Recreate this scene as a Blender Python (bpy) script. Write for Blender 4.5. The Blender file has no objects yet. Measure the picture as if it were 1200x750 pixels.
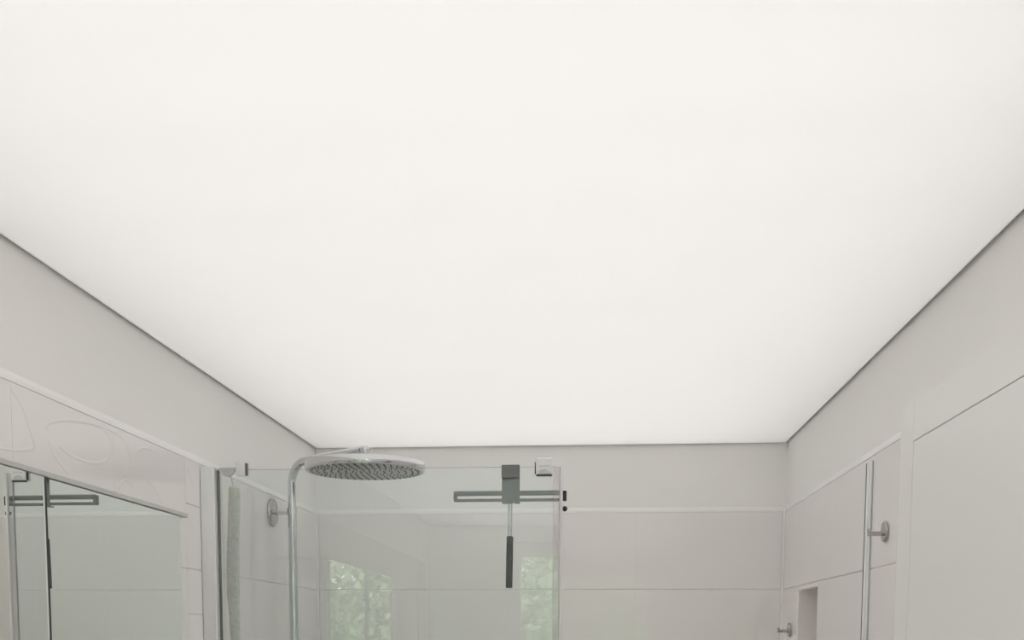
import bpy, bmesh, math, random
from mathutils import Vector, Matrix, Euler
random.seed(7)
S = bpy.context.scene
COL = S.collection
H = 1.66                                   # eye height; heights below are given relative to it
L, RW, YB, YR = 0.767, 0.5206, 3.0, -0.90   # left wall, right wall, shower end wall, window wall
HC, HT, HR = 0.5129, 0.3317, 0.1223         # ceiling film, top of tiles, first joint
PITCH = HT - HR
FLOOR = -H

# ------------------------------------------------------------------ camera
cam_d = bpy.data.cameras.new('camera'); cam = bpy.data.objects.new('camera', cam_d); COL.objects.link(cam)
yaw, pitch, roll = 0.0836, -0.0933, 0.0022
fw = Vector((-math.sin(yaw)*math.cos(pitch), math.cos(yaw)*math.cos(pitch), math.sin(pitch)))
rt = Vector((math.cos(yaw), math.sin(yaw), 0)); up = rt.cross(fw)
r2 = rt*math.cos(roll) + up*math.sin(roll); u2 = up*math.cos(roll) - rt*math.sin(roll)
M = Matrix((r2, u2, -fw)).transposed().to_4x4(); M.translation = Vector((0, 0, H))
cam.matrix_world = M
cam_d.sensor_fit = 'HORIZONTAL'; cam_d.sensor_width = 36.0; cam_d.lens = 36.0*1260/1200
cam_d.shift_x = (600-585.39)/1200; cam_d.shift_y = (860.79-375)/1200
cam_d.clip_start = 0.02
S.camera = cam

# ------------------------------------------------------------------ world, light, exposure
w = bpy.data.worlds.new('overcast_sky'); S.world = w; w.use_nodes = True
w.node_tree.nodes['Background'].inputs[0].default_value = (0.97, 0.95, 1.0, 1)
w.node_tree.nodes['Background'].inputs[1].default_value = 7.2
S.view_settings.view_transform = 'Standard'; S.view_settings.look = 'None'
S.view_settings.exposure = 0.0; S.view_settings.gamma = 1.0; S.view_settings.use_curve_mapping = False
S.cycles.max_bounces = 14; S.cycles.diffuse_bounces = 7; S.cycles.glossy_bounces = 8
S.cycles.transparent_max_bounces = 24; S.cycles.transmission_bounces = 8

LED_POWER = 0.452
def led(y, x0, x1):                         # LED bars in the cavity above the stretched film
    ld = bpy.data.lights.new('led_bar', 'AREA'); ld.shape = 'RECTANGLE'
    ld.size = x1-x0; ld.size_y = 0.15; ld.energy = LED_POWER*(x1-x0); ld.color = (1.0, 0.980, 0.992)
    o = bpy.data.objects.new('led_bar', ld); COL.objects.link(o)
    o.location = ((x0+x1)/2, y, H+HC+0.16)
ny = 19
for i in range(ny):
    led(YR+0.11 + (YB-YR-0.21)*i/(ny-1), -L+0.05, RW-0.05)

# ------------------------------------------------------------------ materials
def mat(name, color, rough=0.5, metal=0.0, spec=0.5, noise=0.0, nscale=20, bump=0.0, bscale=200, coat=0.0):
    m = bpy.data.materials.new(name); m.use_nodes = True
    nt = m.node_tree; b = nt.nodes['Principled BSDF']
    b.inputs['Base Color'].default_value = (*color, 1); b.inputs['Roughness'].default_value = rough
    b.inputs['Metallic'].default_value = metal; b.inputs['Specular IOR Level'].default_value = spec
    b.inputs['Coat Weight'].default_value = coat
    tc = nt.nodes.new('ShaderNodeTexCoord')
    if noise:
        n = nt.nodes.new('ShaderNodeTexNoise'); n.inputs['Scale'].default_value = nscale; n.inputs['Detail'].default_value = 4
        nt.links.new(tc.outputs['Object'], n.inputs['Vector'])
        r = nt.nodes.new('ShaderNodeMapRange'); r.inputs['To Min'].default_value = 1-noise; r.inputs['To Max'].default_value = 1+noise
        nt.links.new(n.outputs['Fac'], r.inputs['Value'])
        mx = nt.nodes.new('ShaderNodeVectorMath'); mx.operation = 'SCALE'; mx.inputs[0].default_value = color
        nt.links.new(r.outputs['Result'], mx.inputs['Scale']); nt.links.new(mx.outputs['Vector'], b.inputs['Base Color'])
    if bump:
        n = nt.nodes.new('ShaderNodeTexNoise'); n.inputs['Scale'].default_value = bscale; n.inputs['Detail'].default_value = 3
        nt.links.new(tc.outputs['Object'], n.inputs['Vector'])
        bp = nt.nodes.new('ShaderNodeBump'); bp.inputs['Strength'].default_value = bump; bp.inputs['Distance'].default_value = 0.002
        nt.links.new(n.outputs['Fac'], bp.inputs['Height']); nt.links.new(bp.outputs['Normal'], b.inputs['Normal'])
    return m
M_PLASTER = mat('white_plaster', (0.935, 0.923, 0.905), 0.85, spec=0.2, noise=0.012, nscale=6, bump=0.12, bscale=90)
M_TILE = mat('glossy_tile', (0.89, 0.860, 0.845), 0.045, spec=0.62, noise=0.012, nscale=4, bump=0.015, bscale=7)
M_CAULK = mat('white_caulk', (0.95, 0.945, 0.93), 0.5, noise=0.01)
M_GROUT = mat('grout', (0.80, 0.79, 0.77), 0.9, noise=0.03, nscale=60)
M_RELIEF = mat('tile_relief', (0.86, 0.845, 0.825), 0.06, noise=0.01)
M_CHROME = mat('chrome', (0.66, 0.67, 0.68), 0.06, 1.0, noise=0.01)
M_CHROME_DARKENED = mat('darkened_chrome', (0.46, 0.455, 0.44), 0.12, 1.0, noise=0.02)  # chrome of hooks and rosette, darker reflections put into its base colour
M_ALU = mat('brushed_aluminium', (0.85, 0.85, 0.855), 0.35, 0.45, noise=0.03, nscale=40)
M_SHADE = mat('gap_shade_grey', (0.30, 0.295, 0.285), 0.6, noise=0.03)  # shade inside the ceiling gap, put into the colour
M_STEEL = mat('grey_steel', (0.17, 0.18, 0.172), 0.4, 0.5, noise=0.04, nscale=60)
M_GRIP = mat('charcoal_rubber', (0.030, 0.034, 0.033), 0.6, noise=0.08, nscale=80)
M_BLACK = mat('black_rubber', (0.012, 0.012, 0.012), 0.5, noise=0.1)
M_WHITEP = mat('white_plastic', (0.80, 0.80, 0.80), 0.25, noise=0.01)
M_GREYP = mat('light_grey_plastic', (0.55, 0.56, 0.55), 0.35, noise=0.02)
M_DOOR = mat('white_lacquer', (0.915, 0.91, 0.89), 0.35, spec=0.35, noise=0.008, nscale=3)
M_BOARD = mat('grey_board', (0.55, 0.55, 0.52), 0.4, noise=0.02)
M_CARC = mat('cabinet_white', (0.80, 0.80, 0.79), 0.35, noise=0.01)
M_FACE = mat('nozzle_plate', (0.46, 0.47, 0.47), 0.4, 0.5, noise=0.03)
M_NOZ = mat('nozzle_rubber', (0.16, 0.165, 0.165), 0.5, noise=0.05)
M_STRAP = mat('woven_strap', (0.72, 0.715, 0.66), 0.95, spec=0.1, noise=0.22, nscale=160, bump=1.0, bscale=420)
M_FLOOR = mat('floor_tile', (0.80, 0.79, 0.77), 0.3, noise=0.06, nscale=5)
M_BARK = mat('bark', (0.10, 0.07, 0.05), 0.9, noise=0.2, nscale=30)
M_LEAF = mat('leaf', (0.22, 0.36, 0.17), 0.5, noise=0.35, nscale=9)
M_LEAF2 = mat('pale_leaf', (0.43, 0.57, 0.37), 0.5, noise=0.3, nscale=9)
M_GRASS = mat('grass', (0.15, 0.18, 0.11), 0.9, noise=0.3, nscale=4)
M_MIRROR = mat('mirror_silver', (0.90, 0.93, 0.90), 0.0, 1.0, noise=0.002)

def glass_mat(name, tint, edge=False):
    m = bpy.data.materials.new(name); m.use_nodes = True; nt = m.node_tree
    for n in list(nt.nodes): nt.nodes.remove(n)
    out = nt.nodes.new('ShaderNodeOutputMaterial'); mix = nt.nodes.new('ShaderNodeMixShader')
    tr = nt.nodes.new('ShaderNodeBsdfTransparent'); tr.inputs[0].default_value = (*tint, 1)
    gl = nt.nodes.new('ShaderNodeBsdfGlossy'); gl.inputs['Roughness'].default_value = 0.0; gl.inputs[0].default_value = (1, 1, 1, 1)
    g = nt.nodes.new('ShaderNodeNewGeometry'); d = nt.nodes.new('ShaderNodeVectorMath'); d.operation = 'DOT_PRODUCT'
    nt.links.new(g.outputs['Normal'], d.inputs[0]); nt.links.new(g.outputs['Incoming'], d.inputs[1])
    def mth(op, a, b=None):
        n = nt.nodes.new('ShaderNodeMath'); n.operation = op; nt.links.new(a, n.inputs[0])
        if b is not None: n.inputs[1].default_value = b
        return n
    a = mth('ABSOLUTE', d.outputs['Value'])
    s = nt.nodes.new('ShaderNodeMath'); s.operation = 'SUBTRACT'; s.inputs[0].default_value = 1.0; nt.links.new(a.outputs[0], s.inputs[1])
    p = mth('POWER', s.outputs[0], 5.0); q = mth('MULTIPLY', p.outputs[0], 0.95); f = mth('ADD', q.outputs[0], 0.045)
    nt.links.new(f.outputs[0], mix.inputs[0]); nt.links.new(tr.outputs[0], mix.inputs[1]); nt.links.new(gl.outputs[0], mix.inputs[2])
    nt.links.new(mix.outputs[0], out.inputs[0])
    return m
M_GLASS = glass_mat('clear_glass', (0.948, 0.975, 0.968))
M_PANE = glass_mat('window_glass', (0.98, 0.985, 0.98))
M_SEAL = glass_mat('clear_seal', (0.93, 0.925, 0.93))
M_GEDGE = mat('glass_edge', (0.33, 0.40, 0.38), 0.15, noise=0.02)

def film_mat():
    m = bpy.data.materials.new('stretched_film'); m.use_nodes = True; nt = m.node_tree
    for n in list(nt.nodes): nt.nodes.remove(n)
    out = nt.nodes.new('ShaderNodeOutputMaterial'); mix = nt.nodes.new('ShaderNodeMixShader'); mix.inputs[0].default_value = 0.35
    t = nt.nodes.new('ShaderNodeBsdfTranslucent'); t.inputs[0].default_value = (0.95, 0.95, 0.94, 1)
    d = nt.nodes.new('ShaderNodeBsdfDiffuse'); d.inputs[0].default_value = (0.9, 0.9, 0.89, 1)
    nt.links.new(t.outputs[0], mix.inputs[1]); nt.links.new(d.outputs[0], mix.inputs[2]); nt.links.new(mix.outputs[0], out.inputs[0])
    return m
M_FILM = film_mat()

# ------------------------------------------------------------------ helpers
def link_mesh(name, bm, m, parent=None, smooth=False, loc=None):
    me = bpy.data.meshes.new(name); bmesh.ops.recalc_face_normals(bm, faces=bm.faces[:]); bm.to_mesh(me); bm.free()
    if smooth:
        for p in me.polygons: p.use_smooth = True
        me.set_sharp_from_angle(angle=math.radians(40))
    for mm in (m if isinstance(m, (list, tuple)) else [m]): me.materials.append(mm)
    o = bpy.data.objects.new(name, me); COL.objects.link(o)
    if loc: o.location = loc
    if parent: o.parent = parent
    return o
def box(bm, x0, x1, y0, y1, z0, z1, bev=0.0, seg=2):
    r = bmesh.ops.create_cube(bm, size=1.0)
    vs = r['verts']
    for v in vs: v.co = Vector(((x0+x1)/2+v.co.x*(x1-x0), (y0+y1)/2+v.co.y*(y1-y0), (z0+z1)/2+v.co.z*(z1-z0)))
    if bev:
        es = list({e for v in vs for e in v.link_edges})
        bmesh.ops.bevel(bm, geom=es, offset=bev, segments=seg, profile=0.5, affect='EDGES')
def hbox(bm, x0, x1, y0, y1, h0, h1, bev=0.0, seg=2): box(bm, x0, x1, y0, y1, H+h0, H+h1, bev, seg)
def tube(bm, pts, rad, n=16, caps=True):
    pts = [Vector(p) for p in pts]; rings = []
    rads = rad if isinstance(rad, (list, tuple)) else [rad]*len(pts)
    prev = None
    for i, p in enumerate(pts):
        t = (pts[min(i+1, len(pts)-1)]-pts[max(i-1, 0)]).normalized()
        if prev is None:
            a = Vector((0, 0, 1)) if abs(t.z) < 0.9 else Vector((1, 0, 0)); u = t.cross(a).normalized()
        else:
            u = (prev - t*prev.dot(t)).normalized()
        prev = u; v = t.cross(u)
        rings.append([bm.verts.new(p + rads[i]*(math.cos(2*math.pi*k/n)*u + math.sin(2*math.pi*k/n)*v)) for k in range(n)])
    for a, b in zip(rings, rings[1:]):
        for k in range(n): bm.faces.new((a[k], a[(k+1) % n], b[(k+1) % n], b[k]))
    if caps: bm.faces.new(rings[0][::-1]); bm.faces.new(rings[-1])
def lathe(bm, prof, origin, axis, n=48):
    """prof: list of (radius, distance along axis)"""
    ax = Vector(axis).normalized(); a = Vector((0, 0, 1)) if abs(ax.z) < 0.9 else Vector((1, 0, 0))
    u = ax.cross(a).normalized(); v = ax.cross(u); O = Vector(origin); rings = []
    for r, d in prof:
        if r < 1e-6: rings.append([bm.verts.new(O+ax*d)])
        else: rings.append([bm.verts.new(O+ax*d+r*(math.cos(2*math.pi*k/n)*u+math.sin(2*math.pi*k/n)*v)) for k in range(n)])
    for p, q in zip(rings, rings[1:]):
        if len(p) == 1 and len(q) == 1: continue
        for k in range(n):
            k2 = (k+1) % n
            if len(p) == 1: bm.faces.new((p[0], q[k2], q[k]))
            elif len(q) == 1: bm.faces.new((p[k], p[k2], q[0]))
            else: bm.faces.new((p[k], p[k2], q[k2], q[k]))
def thing(name, label, cat, loc, group=None):
    o = bpy.data.objects.new(name, None); COL.objects.link(o); o.location = loc; o.empty_display_size = 0.05
    o['label'] = label; o['category'] = cat
    if group: o['group'] = group
    bpy.context.view_layer.update()
    return o
def part(name, bm, m, parent, smooth=False):
    """geometry in world coordinates, parented without moving"""
    root = parent
    off = Vector((0, 0, 0))
    while root is not None: off += root.location; root = root.parent
    bmesh.ops.translate(bm, verts=bm.verts[:], vec=-off)
    return link_mesh(name, bm, m, parent, smooth)
def struct(name, bm, m, label, parent=None):
    o = link_mesh(name, bm, m, parent); o['kind'] = 'structure'; o['label'] = label; o['category'] = name.split('_')[0]
    return o
B = bmesh.new

# ------------------------------------------------------------------ room shell
TD = 0.0025                                  # tiles stand this proud of the wall
LW, RWW, BW = -L-TD, RW+TD, YB+TD
TOPZ = HC+0.20                               # top of the cavity above the film
bm = B(); box(bm, LW-0.12, RWW+0.12, YR-0.12, BW+0.12, -0.12, 0.0)
floor = struct('floor', bm, M_FLOOR, 'grey bathroom floor under the shower glass and door')
bm = B(); hbox(bm, LW-0.12, LW, YR-0.12, BW+0.12, FLOOR, TOPZ)
wall_left = struct('wall_left', bm, M_PLASTER, 'white wall carrying the mirror cabinet and patterned tiles')
bm = B(); hbox(bm, LW, RWW, BW, BW+0.12, FLOOR, TOPZ)
wall_back = struct('wall_back', bm, M_PLASTER, 'white wall behind the shower glass with wide glossy tiles')
NY0, NY1, NZ0, NZ1, ND = 2.5415, 2.7753, -0.32, 0.1125, 0.10     # niche
bm = B()
hbox(bm, RWW, RWW+0.12, YR-0.12, NY0, FLOOR, TOPZ); hbox(bm, RWW, RWW+0.12, NY1, BW+0.12, FLOOR, TOPZ)
hbox(bm, RWW, RWW+0.12, NY0, NY1, FLOOR, NZ0); hbox(bm, RWW, RWW+0.12, NY0, NY1, NZ1, TOPZ)
hbox(bm, RWW+ND, RWW+0.12, NY0, NY1, NZ0, NZ1)
wall_right = struct('wall_right', bm, M_PLASTER, 'white wall with the door, the niche and the chrome hooks')
WX0, WX1, WZ0, WZ1 = -0.40, 0.43, -0.75, 0.435                   # window behind the viewer
bm = B()
hbox(bm, LW, WX0, YR-0.12, YR, FLOOR, TOPZ); hbox(bm, WX1, RWW, YR-0.12, YR, FLOOR, TOPZ)
hbox(bm, WX0, WX1, YR-0.12, YR, FLOOR, WZ0); hbox(bm, WX0, WX1, YR-0.12, YR, WZ1, TOPZ)
wall_front = struct('wall_front', bm, M_PLASTER, 'white plaster wall around the garden window')

# luminous stretched ceiling with its shadow gap
G = 0.0055
bm = B()
vs = [bm.verts.new(v) for v in ((LW+G, YR+G, H+HC), (RWW-G, YR+G, H+HC), (RWW-G, BW-G, H+HC), (LW+G, BW-G, H+HC))]
bm.faces.new(vs)
ceiling = struct('ceiling', bm, M_FILM, 'backlit white stretched ceiling film glowing evenly over the whole bathroom')
bm = B(); hbox(bm, LW-0.12, RWW+0.12, YR-0.12, BW+0.12, TOPZ, TOPZ+0.05)
o = struct('ceiling_slab', bm, M_PLASTER, 'slab above the luminous film'); o['category'] = 'ceiling'
TH = 0.002
for i, (x0, x1, y0, y1) in enumerate(((LW+G, LW+G+TH, YR+G, BW-G), (RWW-G-TH, RWW-G, YR+G, BW-G),
                                      (LW+G+TH, RWW-G-TH, BW-G-TH, BW-G), (LW+G+TH, RWW-G-TH, YR+G, YR+G+TH))):
    bm = B(); hbox(bm, x0, x1, y0, y1, HC+0.0005, HC+0.05)
    struct('trim_%d' % (i+1), bm, M_CARC, ('edge profile of the ceiling film along the ' +
           ('mirror wall', 'door wall', 'shower wall', 'window wall')[i]))
# added dark backing: stops cavity light, its grey deepens the shade in the gap
for i, (x0, x1, y0, y1) in enumerate(((LW, LW+G, YR, BW), (RWW-G, RWW, YR, BW), (LW+G, RWW-G, BW-G, BW), (LW+G, RWW-G, YR, YR+G))):
    bm = B(); hbox(bm, x0, x1, y0, y1, HC+0.012, HC+0.05)
    struct('trim_%d' % (i+5), bm, M_SHADE, ('added dark strip deepening the shadow gap at the ceiling edge along the ' +
           ('mirror wall', 'door wall', 'shower wall', 'window wall')[i]))

# ------------------------------------------------------------------ tiles (each a piece of its wall)
_tc = {}
def tile_mesh(wd, ht, m):
    k = (round(wd, 4), round(ht, 4), m.name)
    if k in _tc: return _tc[k]
    bm = B(); c = 0.0009; rings = []
    for ins, z in ((0, 0), (0, TD-c), (c, TD-c*0.3), (2.2*c, TD)):
        rings.append([bm.verts.new((sx*(wd/2-ins*0.04), sy*(ht/2-ins), z)) for sx, sy in ((-1, -1), (1, -1), (1, 1), (-1, 1))])
    for a, b in zip(rings, rings[1:]):
        for i in range(4): bm.faces.new((a[i], a[(i+1) % 4], b[(i+1) % 4], b[i]))
    bm.faces.new(rings[-1]); bm.faces.new(rings[0][::-1])
    me = bpy.data.meshes.new('tile'); bmesh.ops.recalc_face_normals(bm, faces=bm.faces[:]); bm.to_mesh(me); bm.free(); me.materials.append(m)
    _tc[k] = me; return me
AX = {'left': (Vector((0, -1, 0)), Vector((0, 0, 1)), Vector((1, 0, 0))),
      'right': (Vector((0, 1, 0)), Vector((0, 0, 1)), Vector((-1, 0, 0))),
      'back': (Vector((1, 0, 0)), Vector((0, 0, 1)), Vector((0, -1, 0)))}
def tile(wall, side, a0, a1, h0, h1, m=None, gap=0.0011, name='tile'):
    wd, ht = a1-a0-0.0002, h1-h0-gap
    if wd < 0.004 or ht < 0.004: return
    o = bpy.data.objects.new(name, tile_mesh(wd, ht, m or M_TILE)); COL.objects.link(o); o.parent = wall
    u, v, n = AX[side]; am, hm = (a0+a1)/2, H+(h0+h1)/2
    p = {'left': Vector((LW, am, hm)), 'right': Vector((RWW, am, hm)), 'back': Vector((am, BW, hm))}[side]
    R = Matrix((u, v, n)).transposed().to_4x4()
    t = 0.0012
    R = R @ Euler((random.uniform(-t, t)*0.4, random.uniform(-t, t)*0.4, 0)).to_matrix().to_4x4()
    o.matrix_basis = Matrix.Translation(p+n*0.0002) @ R
    return o
rows = []
h = HT
while h > FLOOR+0.01:
    rows.append((max(h-PITCH, FLOOR+0.002), h)); h -= PITCH
CJ = 0.0065                                    # corner joint
for (h0, h1) in rows:
    for a0, a1 in ((-L+CJ, -0.48), (-0.48, 0.12), (0.12, RW-CJ)): tile(wall_back, 'back', a0, a1, h0, h1)
    # left wall inside the shower
    for a0, a1 in ((2.14, 2.40), (2.40, YB-CJ)): tile(wall_left, 'left', a0, a1, h0, h1)
    # right wall with the niche cut out
    for a0, a1 in ((1.90, 2.40), (2.40, YB-CJ)):
        if a1 > NY0 and a0 < NY1 and h1 <= HR+0.01 and h0 > NZ0-PITCH:
            tile(wall_right, 'right', a0, NY0, h0, h1); tile(wall_right, 'right', NY1, a1, h0, h1)
            if h1 > NZ1 > h0: tile(wall_right, 'right', NY0, NY1, NZ1, h1)
            if h1 > NZ0 > h0: tile(wall_right, 'right', NY0, NY1, h0, NZ0)
        else: tile(wall_right, 'right', a0, a1, h0, h1)
# narrow border column between the patterned tiles and the glass profile
hs = [HT, 0.246, 0.1233, 0.0368]
while hs[-1] > FLOOR+0.12: hs.append(hs[-1]-0.105)
hs.append(FLOOR+0.002)
for a, b in zip(hs, hs[1:]): tile(wall_left, 'left', 2.0134, 2.0905, b, a, gap=0.0006, name='border_tile')
js = [2.0134-0.3078*i for i in range(10)]
for a, b in zip(js, js[1:]):
    b = max(b, YR+0.003)
    for (h0, h1) in rows: tile(wall_left, 'left', b, a, h0, h1, name='patterned_tile' if h1 == HT else 'tile')
    if b <= YR+0.0031: break
# joints at the wall corners and caulk on top of the tiles
def strip(wall, name, x0, x1, y0, y1, h0, h1, m=M_CAULK):
    bm = B(); hbox(bm, x0, x1, y0, y1, h0, h1, 0.0008, 1); return link_mesh(name, bm, m, wall)
strip(wall_back, 'corner_joint', -L-0.002, -L+CJ-0.0005, BW-0.009, BW-0.0002, FLOOR+0.002, HT+0.004)
strip(wall_back, 'corner_joint', RW-CJ+0.0005, RW+0.002, BW-0.009, BW-0.0002, FLOOR+0.002, HT+0.004)
def caulk(wall, side, a0, a1):
    u, v, n = AX[side]; bm = B()
    prof = ((0, -0.0004), (0.0030, -0.0004), (0.0024, 0.006), (0, 0.013))
    pr = []
    for a in (a0, a1):
        base = {'left': Vector((LW+0.0002, a, H+HT)), 'right': Vector((RWW-0.0002, a, H+HT)), 'back': Vector((a, BW-0.0002, H+HT))}[side]
        pr.append([bm.verts.new(base+n*d+Vector((0, 0, zz))) for d, zz in prof])
    for i in range(4): bm.faces.new((pr[0][i], pr[0][(i+1) % 4], pr[1][(i+1) % 4], pr[1][i]))
    bm.faces.new(pr[0][::-1]); bm.faces.new(pr[1])
    link_mesh('caulk_bead', bm, M_CAULK, wall)
caulk(wall_left, 'left', YR+0.003, YB-0.004); caulk(wall_right, 'right', 1.90, YB-0.004); caulk(wall_back, 'back', -L+0.004, RW-0.004)

# niche lining
bm = B()
t = 0.003
hbox(bm, RW+0.0005, RWW+ND-0.001, NY1-t, NY1-0.0003, NZ0+0.0003, NZ1-0.0003)
hbox(bm, RW+0.0005, RWW+ND-0.001, NY0+0.0003, NY0+t, NZ0+0.0003, NZ1-0.0003)
hbox(bm, RW+0.0005, RWW+ND-0.001, NY0+t, NY1-t, NZ1-t, NZ1-0.0003)
hbox(bm, RW+0.0005, RWW+ND-0.001, NY0+t, NY1-t, NZ0+0.0003, NZ0+t)
hbox(bm, RWW+ND-t-0.001, RWW+ND-0.0005, NY0+t, NY1-t, NZ0+t, NZ1-t)
o = link_mesh('niche_lining', bm, mat('niche_tile', (0.86, 0.81, 0.79), 0.12, noise=0.02), wall_right)
bm = B()
for y0, y1, z0, z1 in ((NY1-0.0002, NY1+0.0045, NZ0-0.004, NZ1+0.004), (NY0-0.0045, NY0+0.0002, NZ0-0.004, NZ1+0.004),
                       (NY0, NY1, NZ1-0.0002, NZ1+0.004), (NY0, NY1, NZ0-0.004, NZ0+0.0002)):
    hbox(bm, RW-0.0012, RW+0.0005, y0, y1, z0, z1)
link_mesh('niche_edge_trim', bm, M_CAULK, wall_right)

# raised swirls on the patterned tiles: (depth, height) control points on the wall
def wall_pt(x, y):
    d = fw + r2*(x-585.39)/1260 - u2*(y-860.79)/1260
    k = -L/d.x
    return (d.y*k, d.z*k)
SW = [
 [(13,457),(26,477),(35,504),(40,520),(36,526),(18,528),(-6,524)],
 [(53,502),(57,497),(64,494),(79,492.6),(101,495),(117,500),(127,510),(131,524),(126,538),(114,543),(100,541),(84,534),(70,524)],
 [(57,518),(66,537),(81,556)],
 [(117,500),(131,505),(143,513),(150,526),(152,541),(146,559)],
 [(183,530),(173,525.5),(164,526),(158.7,533),(160,545),(168,558),(179,570),(189,589)],
 [(136,576),(143,565),(149,563.5),(156,572)],
 [(219.5,550),(228,573)],
]
for cp in SW:
    q = [Vector((*wall_pt(*c), 0)) for c in cp]
    pts = []
    ext = [2*q[0]-q[1]] + q + [2*q[-1]-q[-2]]
    for i in range(1, len(ext)-2):
        for s in range(6):
            tt = s/6; a, b, c_, d_ = ext[i-1:i+3]
            pts.append(0.5*((2*b)+(c_-a)*tt+(2*a-5*b+4*c_-d_)*tt*tt+(3*b-a-3*c_+d_)*tt**3))
    pts.append(q[-1])
    bm = B(); n = len(pts); ringl = []
    for i, p in enumerate(pts):
        tg = (pts[min(i+1, n-1)]-pts[max(i-1, 0)]).normalized(); nn = Vector((-tg.y, tg.x, 0))
        wd = 0.0034*(0.35+0.65*math.sin(math.pi*min(1, max(0.02, (i+0.5)/n))))
        ringl.append([bm.verts.new((-L+z, p.x+nn.x*o_, H+p.y+nn.y*o_)) for o_, z in ((-wd, 0.00025), (-wd*0.4, 0.0006), (wd*0.4, 0.0006), (wd, 0.00025))])
    for a, b in zip(ringl, ringl[1:]):
        for k in range(4): bm.faces.new((a[k], a[(k+1) % 4], b[(k+1) % 4], b[k]))
    bm.faces.new(ringl[0][::-1]); bm.faces.new(ringl[-1])
    link_mesh('relief_swirl', bm, M_RELIEF, wall_left, smooth=True)

# ------------------------------------------------------------------ window behind the viewer
win = bpy.data.objects.new('window_1', None); COL.objects.link(win); win.location = (0, YR, H)
win['kind'] = 'structure'; win['label'] = 'white framed garden window opposite the shower wall'; win['category'] = 'window'
def frame(x0, x1, z0, z1, t, y0, y1, name, m, parent):
    bm = B(); hbox(bm, x0, x0+t, y0, y1, z0, z1); hbox(bm, x1-t, x1, y0, y1, z0, z1)
    hbox(bm, x0+t, x1-t, y0, y1, z0, z0+t); hbox(bm, x0+t, x1-t, y0, y1, z1-t, z1)
    return part(name, bm, m, parent)
frame(WX0+0.001, WX1-0.001, WZ0+0.001, WZ1-0.001, 0.035, YR-0.10, YR-0.04, 'window_frame', M_DOOR, win)
sash = frame(WX0+0.037, WX1-0.037, WZ0+0.037, WZ1-0.037, 0.03, YR-0.085, YR-0.03, 'sash', M_DOOR, win)
bm = B(); hbox(bm, WX0+0.067, WX1-0.067, YR-0.062, YR-0.058, WZ0+0.067, WZ1-0.067); part('pane', bm, M_PANE, sash)
bm = B(); hbox(bm, WX0+0.045, WX0+0.06, YR-0.03, YR-0.005, -0.25, -0.13, 0.003); part('handle', bm, M_ALU, sash)
bm = B(); hbox(bm, WX0-0.04, WX1+0.04, YR+0.0005, YR+0.05, WZ0-0.025, WZ0-0.001, 0.003); part('window_sill', bm, M_DOOR, win)

# ------------------------------------------------------------------ door in the right wall
door = bpy.data.objects.new('door_1', None); COL.objects.link(door); door.location = (RWW, 1.42, 0)
door['kind'] = 'structure'; door['label'] = 'plain white flush door with flat white casing beside the chrome hook'; door['category'] = 'door'
DY0, DY1, DT, CT = 0.98, 1.823, 0.3105, 0.374
bm = B()
hbox(bm, RWW-0.0065, RWW-0.0003, DY1+0.001, 1.896, FLOOR+0.001, CT, 0.0008, 1)
part('casing', bm, M_DOOR, door)
bm = B(); hbox(bm, RWW-0.0065, RWW-0.0003, DY0-0.075, DY0-0.003, FLOOR+0.001, CT, 0.0008, 1); part('casing', bm, M_DOOR, door)
bm = B(); hbox(bm, RWW-0.0065, RWW-0.0003, DY0-0.0025, DY1+0.0005, DT+0.0008, CT, 0.0008, 1); part('casing', bm, M_DOOR, door)
bm = B(); hbox(bm, RWW-0.0057, RWW-0.0003, DY0, DY1-0.0015, FLOOR+0.008, DT, 0.0006, 1); leaf = part('door_leaf', bm, M_DOOR, door)
bm = B(); lathe(bm, [(0.0, 0.0), (0.024, 0.0), (0.024, 0.006), (0.022, 0.008), (0.009, 0.008), (0.009, 0.045), (0.0, 0.045)], (RWW-0.0060, DY0+0.06, 1.05), (-1, 0, 0), 32)
tube(bm, [(RWW-0.0488, DY0+0.05, 1.05), (RWW-0.0495, DY0+0.10, 1.05), (RWW-0.0488, DY0+0.18, 1.05)], 0.009)
part('handle', bm, M_CHROME, leaf, True)

# ------------------------------------------------------------------ shower glass
YG = 2.12; GT = 0.3225; GX0, GX1 = -L+0.028, -0.0735
gp = thing('shower_glass_panel', 'frameless clear glass shower panel in a satin aluminium wall profile', 'shower screen', (-0.40, YG, 0))
bm = B(); hbox(bm, GX0, GX1, YG-0.003, YG+0.003, FLOOR+0.02, GT)
glass = part('glass_pane', bm, [M_GLASS, M_GEDGE], gp)
for p in glass.data.polygons:
    if abs(p.normal.y) < 0.5: p.material_index = 1
def profile_poly(bm, pts, h0, h1):
    lo = [bm.verts.new((x, y, H+h0)) for x, y in pts]; hi = [bm.verts.new((x, y, H+h1)) for x, y in pts]
    n = len(pts)
    for i in range(n): bm.faces.new((lo[i], lo[(i+1) % n], hi[(i+1) % n], hi[i]))
    bm.faces.new(lo[::-1]); bm.faces.new(hi)
bm = B(); x0 = -L+0.0006; x1 = -L+0.0275
profile_poly(bm, [(x0, YG-0.028), (x1-0.002, YG-0.026), (x1, YG-0.024), (x1, YG-0.0045), (x0+0.010, YG-0.0045), (x0+0.010, YG+0.0045), (x1, YG+0.0045), (x1, YG+0.016), (x0, YG+0.016)], FLOOR+0.002, GT+0.002)
part('wall_profile', bm, M_ALU, gp)
bm = B(); hbox(bm, x1+0.0003, x1+0.0042, YG-0.0085, YG-0.0033, FLOOR+0.02, GT-0.002); part('rubber_gasket', bm, M_STEEL, gp)
bm = B(); hbox(bm, GX1-0.001, GX1+0.0105, YG-0.008, YG-0.0035, FLOOR+0.02, GT-0.001, 0.0008, 1)
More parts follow.
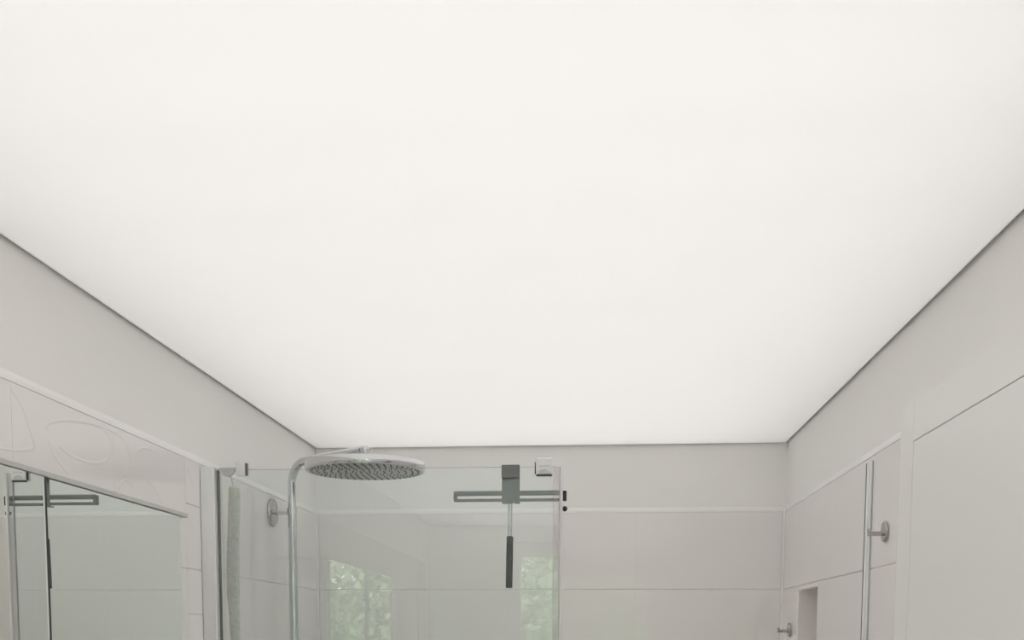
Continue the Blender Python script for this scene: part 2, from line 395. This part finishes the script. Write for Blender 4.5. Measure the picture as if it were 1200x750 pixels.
hbox(bm, GX1+0.0005, GX1+0.0105, YG-0.0034, YG+0.006, FLOOR+0.02, GT-0.001, 0.0008, 1)
part('edge_seal', bm, M_SEAL, gp)
bm = B(); tube(bm, [(GX1+0.0145, YG+0.001, H+FLOOR+0.02), (GX1+0.0145, YG+0.001, H+GT)], 0.0035, 12)
part('magnet_strip', bm, M_WHITEP, gp, True)
bm = B(); lathe(bm, [(0, 0), (0.0045, 0.0), (0.005, 0.003), (0.005, 0.007), (0.003, 0.010), (0, 0.010)], (GX1+0.0215, YG+0.018, H+0.2435), (0, -1, 0), 20)
tube(bm, [(GX1+0.0215, YG+0.017, H+0.2435), (GX1+0.012, YG+0.006, H+0.2435)], 0.0025, 8)
part('bumper_knob', bm, M_GRIP, gp, True)

# profile for the closing side on the opposite wall
bm = B(); profile_poly(bm, [(RW-0.0006, YG-0.036), (RW-0.004, YG-0.035), (RW-0.005, YG-0.033), (RW-0.005, YG-0.022), (RW-0.002, YG-0.020), (RW-0.002, YG-0.013), (RW-0.005, YG-0.012), (RW-0.005, YG-0.009), (RW-0.0006, YG-0.008)], FLOOR+0.002, 0.322)
wp = thing('wall_strike_profile', 'slim satin aluminium strip fixed upright on tiles beside the niche', 'profile', (RW, YG, 0))
part('rail', bm, M_ALU, wp)
bm = B(); hbox(bm, RW-0.0055, RW-0.0006, YG-0.0078, YG-0.0042, FLOOR+0.002, 0.321); part('gasket', bm, M_STEEL, wp)
bm = B(); hbox(bm, RW-0.0030, RW-0.0006, YG-0.0395, YG-0.0365, FLOOR+0.002, 0.321); part('side_lip', bm, M_GREYP, wp)

# ------------------------------------------------------------------ rain shower column
RX, RY = -0.7155, 2.569; HX, HY, HB, HRAD = -0.506, 2.42, 0.3608, 0.134
sc = thing('shower_column', 'chrome rain shower column with round overhead disc behind the glass', 'shower', (RX, RY, 0))
d = Vector((HX-RX, HY-RY, 0)); dl = d.length; d.normalize(); ZA = 0.405; br = 0.048
pts = [Vector((RX, RY, H-0.55)), Vector((RX, RY, H+0.1)), Vector((RX, RY, H+0.288))]
bm = B(); tube(bm, pts, 0.0105, 20); part('riser_pipe', bm, M_CHROME, sc, True)
bm = B(); pts = [Vector((RX, RY, H+0.2882)), Vector((RX, RY, H+ZA-br))]
for i in range(1, 13):
    a = math.pi/2*i/12
    pts.append(Vector((RX, RY, H+ZA-br)) + d*br*(1-math.cos(a)) + Vector((0, 0, br*math.sin(a))))
pts.append(Vector((RX, RY, H+ZA+0.006)) + d*(dl-0.012))
bm2 = bm; tube(bm2, pts, [0.0098]*(len(pts)-1)+[0.0085], 20); part('shower_arm', bm2, M_CHROME, sc, True)
bm = B(); tube(bm, [(RX, RY, H+0.283), (RX, RY, H+0.2995)], 0.0122, 24); part('collar', bm, M_CHROME, sc, True)
bm = B(); lathe(bm, [(0, 0.0004), (0.0335, 0.0004), (0.0345, 0.002), (0.0335, 0.006), (0.031, 0.0075), (0.010, 0.0085), (0, 0.0085)], (-L, RY, H+0.2895), (1, 0, 0), 48)
part('wall_rosette', bm, M_CHROME_DARKENED, sc, True)
bm = B(); tube(bm, [(-L+0.007, RY, H+0.2905), (RX-0.008, RY, H+0.2905)], 0.0068, 20); part('wall_bracket', bm, M_CHROME, sc, True)
# the overhead disc
bm = B()
lathe(bm, [(0, HB+0.030), (0.020, HB+0.030), (0.045, HB+0.028), (HRAD-0.012, HB+0.0205), (HRAD-0.002, HB+0.0190), (HRAD, HB+0.0165), (HRAD, HB+0.003), (HRAD-0.0015, HB+0.0006), (HRAD-0.007, HB)], (HX, HY, H), (0, 0, 1), 72)
head = part('shower_head', bm, M_CHROME, sc, True)
bm = B(); lathe(bm, [(HRAD-0.007, HB), (HRAD-0.0085, HB+0.0015), (0, HB+0.0015)], (HX, HY, H), (0, 0, 1), 72); part('nozzle_plate', bm, M_FACE, head, True)
bm = B()
for r_, n in ((0.012, 6), (0.028, 12), (0.044, 18), (0.060, 24), (0.076, 30), (0.092, 36), (0.107, 42), (0.119, 46)):
    for k in range(n):
        a = 2*math.pi*(k+0.5*(n % 4 == 2))/n
        lathe(bm, [(0, -0.0026), (0.0011, -0.0024), (0.0018, 0.0013), (0, 0.0013)], (HX+r_*math.cos(a), HY+r_*math.sin(a), H+HB), (0, 0, 1), 6)
o = part('nozzles', bm, M_NOZ, head, True); o['kind'] = 'stuff'
bm = B(); lathe(bm, [(0, HB+0.029), (0.008, HB+0.029), (0.008, HB+0.034), (0.011, HB+0.042), (0.011, HB+0.052), (0.006, HB+0.057), (0, HB+0.0575)], (HX, HY, H), (0, 0, 1), 28)
part('swivel_joint', bm, M_CHROME, sc, True)
bm = B(); tube(bm, [(RX, RY-0.13, H-0.56), (RX, RY+0.13, H-0.56)], 0.021, 24)
tube(bm, [(RX, RY-0.185, H-0.56), (RX, RY-0.132, H-0.56)], 0.023, 24); tube(bm, [(RX, RY+0.132, H-0.56), (RX, RY+0.185, H-0.56)], 0.023, 24)
for yy in (-0.075, 0.075): tube(bm, [(-L+0.0006, RY+yy, H-0.56), (-L+0.012, RY+yy, H-0.56), (-L+0.0125, RY+yy, H-0.56), (RX-0.01, RY+yy, H-0.56)], [0.032, 0.03, 0.014, 0.014], 24)
part('mixer_bar', bm, M_CHROME, sc, True)

# ------------------------------------------------------------------ squeegee on its over-glass hook
YS = 2.134
hk = thing('squeegee_holder', 'grey steel hook folded over the glass top holding the squeegee', 'hook', (-0.157, YG, H+GT))
bm = B(); hx0, hx1 = -0.1745, -0.1395
hbox(bm, hx0, hx1, YG-0.0060, YG-0.0042, 0.3015, GT+0.0035, 0.0004, 1); part('front_lip', bm, M_STEEL, hk)
bm = B(); hbox(bm, hx0, hx1, YG-0.0042, YG+0.0062, GT+0.0013, GT+0.0035, 0.0004, 1); part('top_bridge', bm, M_STEEL, hk)
bm = B(); hbox(bm, hx0, hx1, YG+0.0042, YG+0.0062, 0.2545, GT+0.0013, 0.0004, 1)
hbox(bm, hx0, hx0+0.0125, YG+0.0062, YS+0.009, 0.2545, 0.2565, 0.0004, 1); hbox(bm, hx1-0.011, hx1, YG+0.0062, YS+0.009, 0.2545, 0.2565, 0.0004, 1)
part('back_plate', bm, M_STEEL, hk)
sq = thing('squeegee', 'grey metal shower squeegee with charcoal grip hanging behind the glass', 'squeegee', (-0.158, YS, H+0.0905))
bx0, bx1 = -0.2698, -0.0560
bm = B()
hbox(bm, bx0, bx1, YS-0.007, YS+0.007, 0.2700, 0.2775, 0.001, 1)
hbox(bm, bx0, bx1, YS-0.007, YS+0.007, 0.2585, 0.2632, 0.001, 1)
hbox(bm, bx0, bx0+0.006, YS-0.007, YS+0.007, 0.2632, 0.2700); hbox(bm, bx1-0.004, bx1, YS-0.007, YS+0.007, 0.2632, 0.2700)
part('blade_rail', bm, M_STEEL, sq)
bm = B(); hbox(bm, bx0+0.004, bx1-0.004, YS-0.0012, YS+0.0012, 0.2776, 0.2795); part('rubber_blade', bm, M_GREYP, sq)
bm = B(); hbox(bm, bx1+0.0002, bx1+0.0072, YS-0.0085, YS+0.0085, 0.2590, 0.2775, 0.001, 1); part('end_cap', bm, M_BLACK, sq)
bm = B(); tube(bm, [(-0.1585, YS, H+0.2583), (-0.1592, YS, H+0.190)], 0.0045, 18); part('handle_rod', bm, M_CHROME, sq, True)
bm = B(); tube(bm, [(-0.1590, YS, H+0.191), (-0.1591, YS, H+0.1895), (-0.1606, YS, H+0.0920), (-0.1606, YS, H+0.0905)], [0.0055, 0.0067, 0.0067, 0.0055], 20); part('grip', bm, M_GRIP, sq, True)

# ------------------------------------------------------------------ clips on the glass
c1 = thing('glass_clip', 'white plastic clip over the glass top next to the squeegee hook', 'clip', (-0.0915, YG, H+0.304))
bm = B(); hbox(bm, -0.1082, -0.0752, YG-0.0125, YG-0.0035, 0.3062, 0.3385, 0.0040, 3); part('clip_body', bm, M_WHITEP, c1, True)
bm = B(); hbox(bm, -0.1062, -0.0772, YG-0.006, YG+0.012, GT+0.0008, 0.3380, 0.003, 2); hbox(bm, -0.1062, -0.0772, YG+0.0035, YG+0.012, 0.3075, GT+0.004, 0.003, 2); part('clip_back', bm, M_WHITEP, c1, True)
bm = B(); hbox(bm, -0.1072, -0.0762, YG-0.0108, YG-0.0038, 0.3035, 0.3062, 0.001, 1); part('rubber_pad', bm, M_GRIP, c1)
bm = B(); hbox(bm, -0.1096, -0.1083, YG-0.011, YG-0.0042, 0.307, 0.330, 0.0004, 1); part('side_pad', bm, M_BLACK, c1)
bm = B()
cx, cz, rr = -0.0917, H+0.3085, 0.0105
lo = [bm.verts.new((cx+rr*math.cos(math.pi*k/16), YG-0.0126, cz+rr*0.72*math.sin(math.pi*k/16))) for k in range(17)]
hi = [bm.verts.new((v.co.x, YG-0.0133, v.co.z)) for v in lo]
bm.faces.new(lo); bm.faces.new(hi[::-1])
for k in range(17): bm.faces.new((lo[k], lo[(k+1) % 17], hi[(k+1) % 17], hi[k]))
part('half_round_emblem', bm, M_GREYP, c1)
bm = B(); tube(bm, [(cx-0.0105+0.021*k/14, YG-0.0128, H+0.3215+0.0011*math.sin(k*1.5)+0.0012*k/14) for k in range(15)], 0.0006, 6); part('embossed_script', bm, M_GREYP, c1)

c2 = thing('glass_corner_clip', 'grey clip with half round tab on the glass beside wall profile', 'clip', (-0.70, YG, H+0.306))
bm = B(); hbox(bm, -0.7000, -0.6815, YG-0.013, YG-0.0035, 0.3080, 0.3385, 0.0035, 2); hbox(bm, -0.6985, -0.683, YG-0.006, YG+0.012, GT+0.0008, 0.3375, 0.003, 2); part('clip_body', bm, M_WHITEP, c2, True)
bm = B(); hbox(bm, -0.6813, -0.6765, YG-0.010, YG-0.0045, 0.3095, 0.3345, 0.0015, 1); part('rubber_pad', bm, M_STEEL, c2)
bm = B(); cx, rr = -0.7185, 0.0165
lo = [bm.verts.new((cx+rr*math.cos(math.pi*k/20), YG-0.0038, H+0.3255-rr*math.sin(math.pi*k/20))) for k in range(21)]
hi = [bm.verts.new((v.co.x, YG-0.0105, v.co.z)) for v in lo]
bm.faces.new(lo); bm.faces.new(hi[::-1])
for k in range(21): bm.faces.new((lo[k], lo[(k+1) % 21], hi[(k+1) % 21], hi[k]))
part('half_round_tab', bm, M_GREYP, c2)

# ------------------------------------------------------------------ woven strap hanging behind the glass
st = thing('back_scrub_strap', 'long woven olive grey back scrub strap hanging behind the glass', 'scrub strap', (-0.735, 2.2, H-0.5))
YT = 2.19
prof = [(0.300, -0.7325, 0.007), (0.2965, -0.7305, 0.0115), (0.285, -0.7300, 0.0125), (0.24, -0.7320, 0.0125), (0.19, -0.7345, 0.0128), (0.13, -0.7365, 0.0135), (0.08, -0.7370, 0.0132), (0.03, -0.7350, 0.0110), (-0.02, -0.7340, 0.0105), (-0.15, -0.7345, 0.0115), (-0.5, -0.735, 0.012), (-0.505, -0.735, 0.006)]
bm = B(); rings = []; N = 20
fine = []
for (a, b) in zip(prof, prof[1:]):
    n = max(1, int((a[0]-b[0])/0.006))
    for k in range(n): fine.append(tuple(a[i]+(b[i]-a[i])*k/n for i in range(3)))
fine.append(prof[-1])
for i, (hh, xc, wd) in enumerate(fine):
    wd2 = wd*(1+random.uniform(-0.035, 0.035)); th = 0.007*(1+random.uniform(-0.1, 0.1)) * (1 if 0 < i < len(fine)-1 else 0.5)
    rings.append([bm.verts.new((xc+wd2*math.copysign(abs(math.cos(2*math.pi*k/N))**0.6, math.cos(2*math.pi*k/N)), YT+th*math.copysign(abs(math.sin(2*math.pi*k/N))**0.7, math.sin(2*math.pi*k/N)), H+hh)) for k in range(N)])
for a, b in zip(rings, rings[1:]):
    for k in range(N): bm.faces.new((a[k], a[(k+1) % N], b[(k+1) % N], b[k]))
bm.faces.new(rings[0]); bm.faces.new(rings[-1][::-1])
part('strap_body', bm, M_STRAP, st, True)
bm = B(); tube(bm, [(-0.7325, YT, H+0.299), (-0.730, YT-0.02, H+0.315), (-0.724, YG+0.012, H+GT+0.003), (-0.722, YG, H+GT+0.0045), (-0.720, YG-0.006, H+GT+0.002)], 0.0011, 8); part('hanging_cord', bm, M_GREYP, st, True)

# ------------------------------------------------------------------ mirror cabinet
MX, CY0, CY1, SEAM = -0.6330, 0.80, 1.636, 1.2249
mc = thing('mirror_cabinet', 'wall mirror cabinet with two mirrored doors below patterned tiles', 'cabinet', (-0.70, 1.22, H-0.47))
CB, CTP = -0.47, 0.1805
bm = B(); hbox(bm, -L+0.0012, MX-0.0055, CY0, CY1+0.014, CB, CTP-0.001); part('carcass', bm, M_CARC, mc)
bm = B(); hbox(bm, -L+0.0012, MX+0.002, CY0-0.004, CY1+0.030, CTP, CTP+0.0065, 0.0006, 1); part('top_board', bm, M_BOARD, mc)
def mdoor(y0, y1, name, rot=0.0, hinge=None):
    bm = B(); hbox(bm, MX-0.0048, MX, y0, y1, CB+0.002, CTP-0.0012)
    if rot: bmesh.ops.rotate(bm, verts=bm.verts[:], cent=Vector((MX-0.004, hinge, 0)), matrix=Matrix.Rotation(rot, 3, 'Z'))
    o = part(name, bm, [M_MIRROR, M_GRIP], mc)
    for p in o.data.polygons:
        if p.normal.x < 0.9: p.material_index = 1
    return o
mdoor(1.2190, CY1, 'mirror_door')
ld_ = mdoor(CY0, 1.2096, 'mirror_door', -0.0085, CY0)
bm = B(); hbox(bm, MX-0.0045, MX+0.0035, 1.2100, 1.2136, CB+0.002, CTP-0.0012); part('polished_edge', bm, M_WHITEP, ld_)
bm = B(); hbox(bm, MX-0.0054, MX+0.0035, 1.2138, 1.2186, CB+0.002, CTP-0.0012); part('dark_joint', bm, M_BLACK, mc)

# ------------------------------------------------------------------ chrome robe hooks on the right wall
def hook(y, hz, label):
    t = thing('robe_hook', label, 'hook', (RW, y, H+hz), 'chrome robe hooks on the door wall')
    bm = B(); lathe(bm, [(0, 0.0005), (0.0175, 0.0005), (0.0182, 0.002), (0.0182, 0.0045), (0.017, 0.006), (0, 0.0062)], (RW, y, H+hz), (-1, 0, 0), 40); part('rosette', bm, M_CHROME_DARKENED, t, True)
    z = H+hz-0.0035
    bm = B(); tube(bm, [(RW-0.0060, y, z), (RW-0.0325, y, z)], 0.0042, 16); part('peg', bm, M_CHROME_DARKENED, t, True)
    bm = B(); tube(bm, [(RW-0.0300, y, z+0.0035), (RW-0.0305, y, z+0.0085)], [0.0034, 0.0030], 14); part('upturned_tip', bm, M_CHROME_DARKENED, t, True)
    return t
hook(1.978, 0.1817, 'chrome robe hook on tile between the door casing and aluminium strip')
hook(2.877, 0.0125, 'chrome robe hook in the shower corner beside the wall niche')

# ------------------------------------------------------------------ garden seen only as a reflection of the window
bm = B(); box(bm, -14, 14, -30, YR-0.5, -0.5, -0.4)
o = link_mesh('lawn', bm, M_GRASS); o['kind'] = 'structure'; o['label'] = 'mown lawn outside the garden window'; o['category'] = 'lawn'
def tree(x, y, hgt, rad, n, m, label):
    t = thing('garden_tree', label, 'tree', (x, y, -0.4))
    bm = B(); tube(bm, [(x, y, -0.4), (x+0.03, y, hgt*0.5), (x-0.05, y+0.04, hgt)], [0.11, 0.08, 0.03], 10); part('trunk', bm, M_BARK, t, True)
    me = bpy.data.meshes.new('foliage'); v = []; f = []
    rnd = random.Random(int(x*100)+5)
    for i in range(n):
        while True:
            p = Vector((rnd.uniform(-1, 1), rnd.uniform(-1, 1), rnd.uniform(-1, 1)))
            if 0.2 < p.length < 1: break
        c = Vector((p.x*rad, p.y*rad, hgt*0.62+0.4+p.z*hgt*0.62)); s = rnd.uniform(0.03, 0.075)
        a = Vector((rnd.uniform(-1, 1), rnd.uniform(-1, 1), rnd.uniform(-1, 1))).normalized(); b = a.cross(Vector((rnd.uniform(-1, 1), rnd.uniform(-1, 1), 1))).normalized()
        k = len(v); v += [c-a*s, c+b*s*0.45, c+a*s, c-b*s*0.45]; f.append((k, k+1, k+2, k+3))
    me.from_pydata(v, [], f); me.materials.append(m)
    o = bpy.data.objects.new('foliage', me); COL.objects.link(o); o.parent = t; o['kind'] = 'stuff'
for x, y, hgt, rad, m, lb in ((-3.2, -6.4, 2.5, 1.3, M_LEAF, 'dark green leafy tree beyond the window'),
                              (0.3, -5.9, 2.3, 1.3, M_LEAF2, 'pale green leafy tree facing the window'),
                              (3.2, -6.8, 2.7, 1.4, M_LEAF, 'tall dark green tree at the lawn edge'),
                              (-0.9, -9.6, 3.0, 1.8, M_LEAF2, 'tall pale green tree far across the lawn')):
    tree(x, y, hgt, rad, 22000, m, lb)
hd = thing('clipped_hedge', 'low dark clipped hedge standing close to the window', 'hedge', (0.2, -3.6, -0.4))
bm = B(); box(bm, -2.6, 2.8, -3.95, -3.35, -0.4, H-0.12); part('hedge_core', bm, M_GRASS, hd)
v = []; f = []; rnd = random.Random(3)
for i in range(9000):
    x = rnd.uniform(-2.7, 2.9); top = H+0.0+0.06*math.sin(x*2.3)+0.04*math.sin(x*7)
    c = Vector((x, rnd.uniform(-4.05, -3.25), rnd.uniform(-0.4, top)))
    a = Vector((rnd.uniform(-1, 1), rnd.uniform(-1, 1), rnd.uniform(-1, 1))).normalized(); b = a.cross(Vector((0.3, 0.2, 1))).normalized(); q = rnd.uniform(0.03, 0.06)
    k = len(v); v += [c-a*q, c+b*q*0.5, c+a*q, c-b*q*0.5]; f.append((k, k+1, k+2, k+3))
off = Vector((0.2, -3.6, -0.4)); me = bpy.data.meshes.new('hedge_leaves'); me.from_pydata([p-off for p in v], [], f); me.materials.append(M_LEAF)
o = bpy.data.objects.new('hedge_leaves', me); COL.objects.link(o); o.parent = hd; o['kind'] = 'stuff'
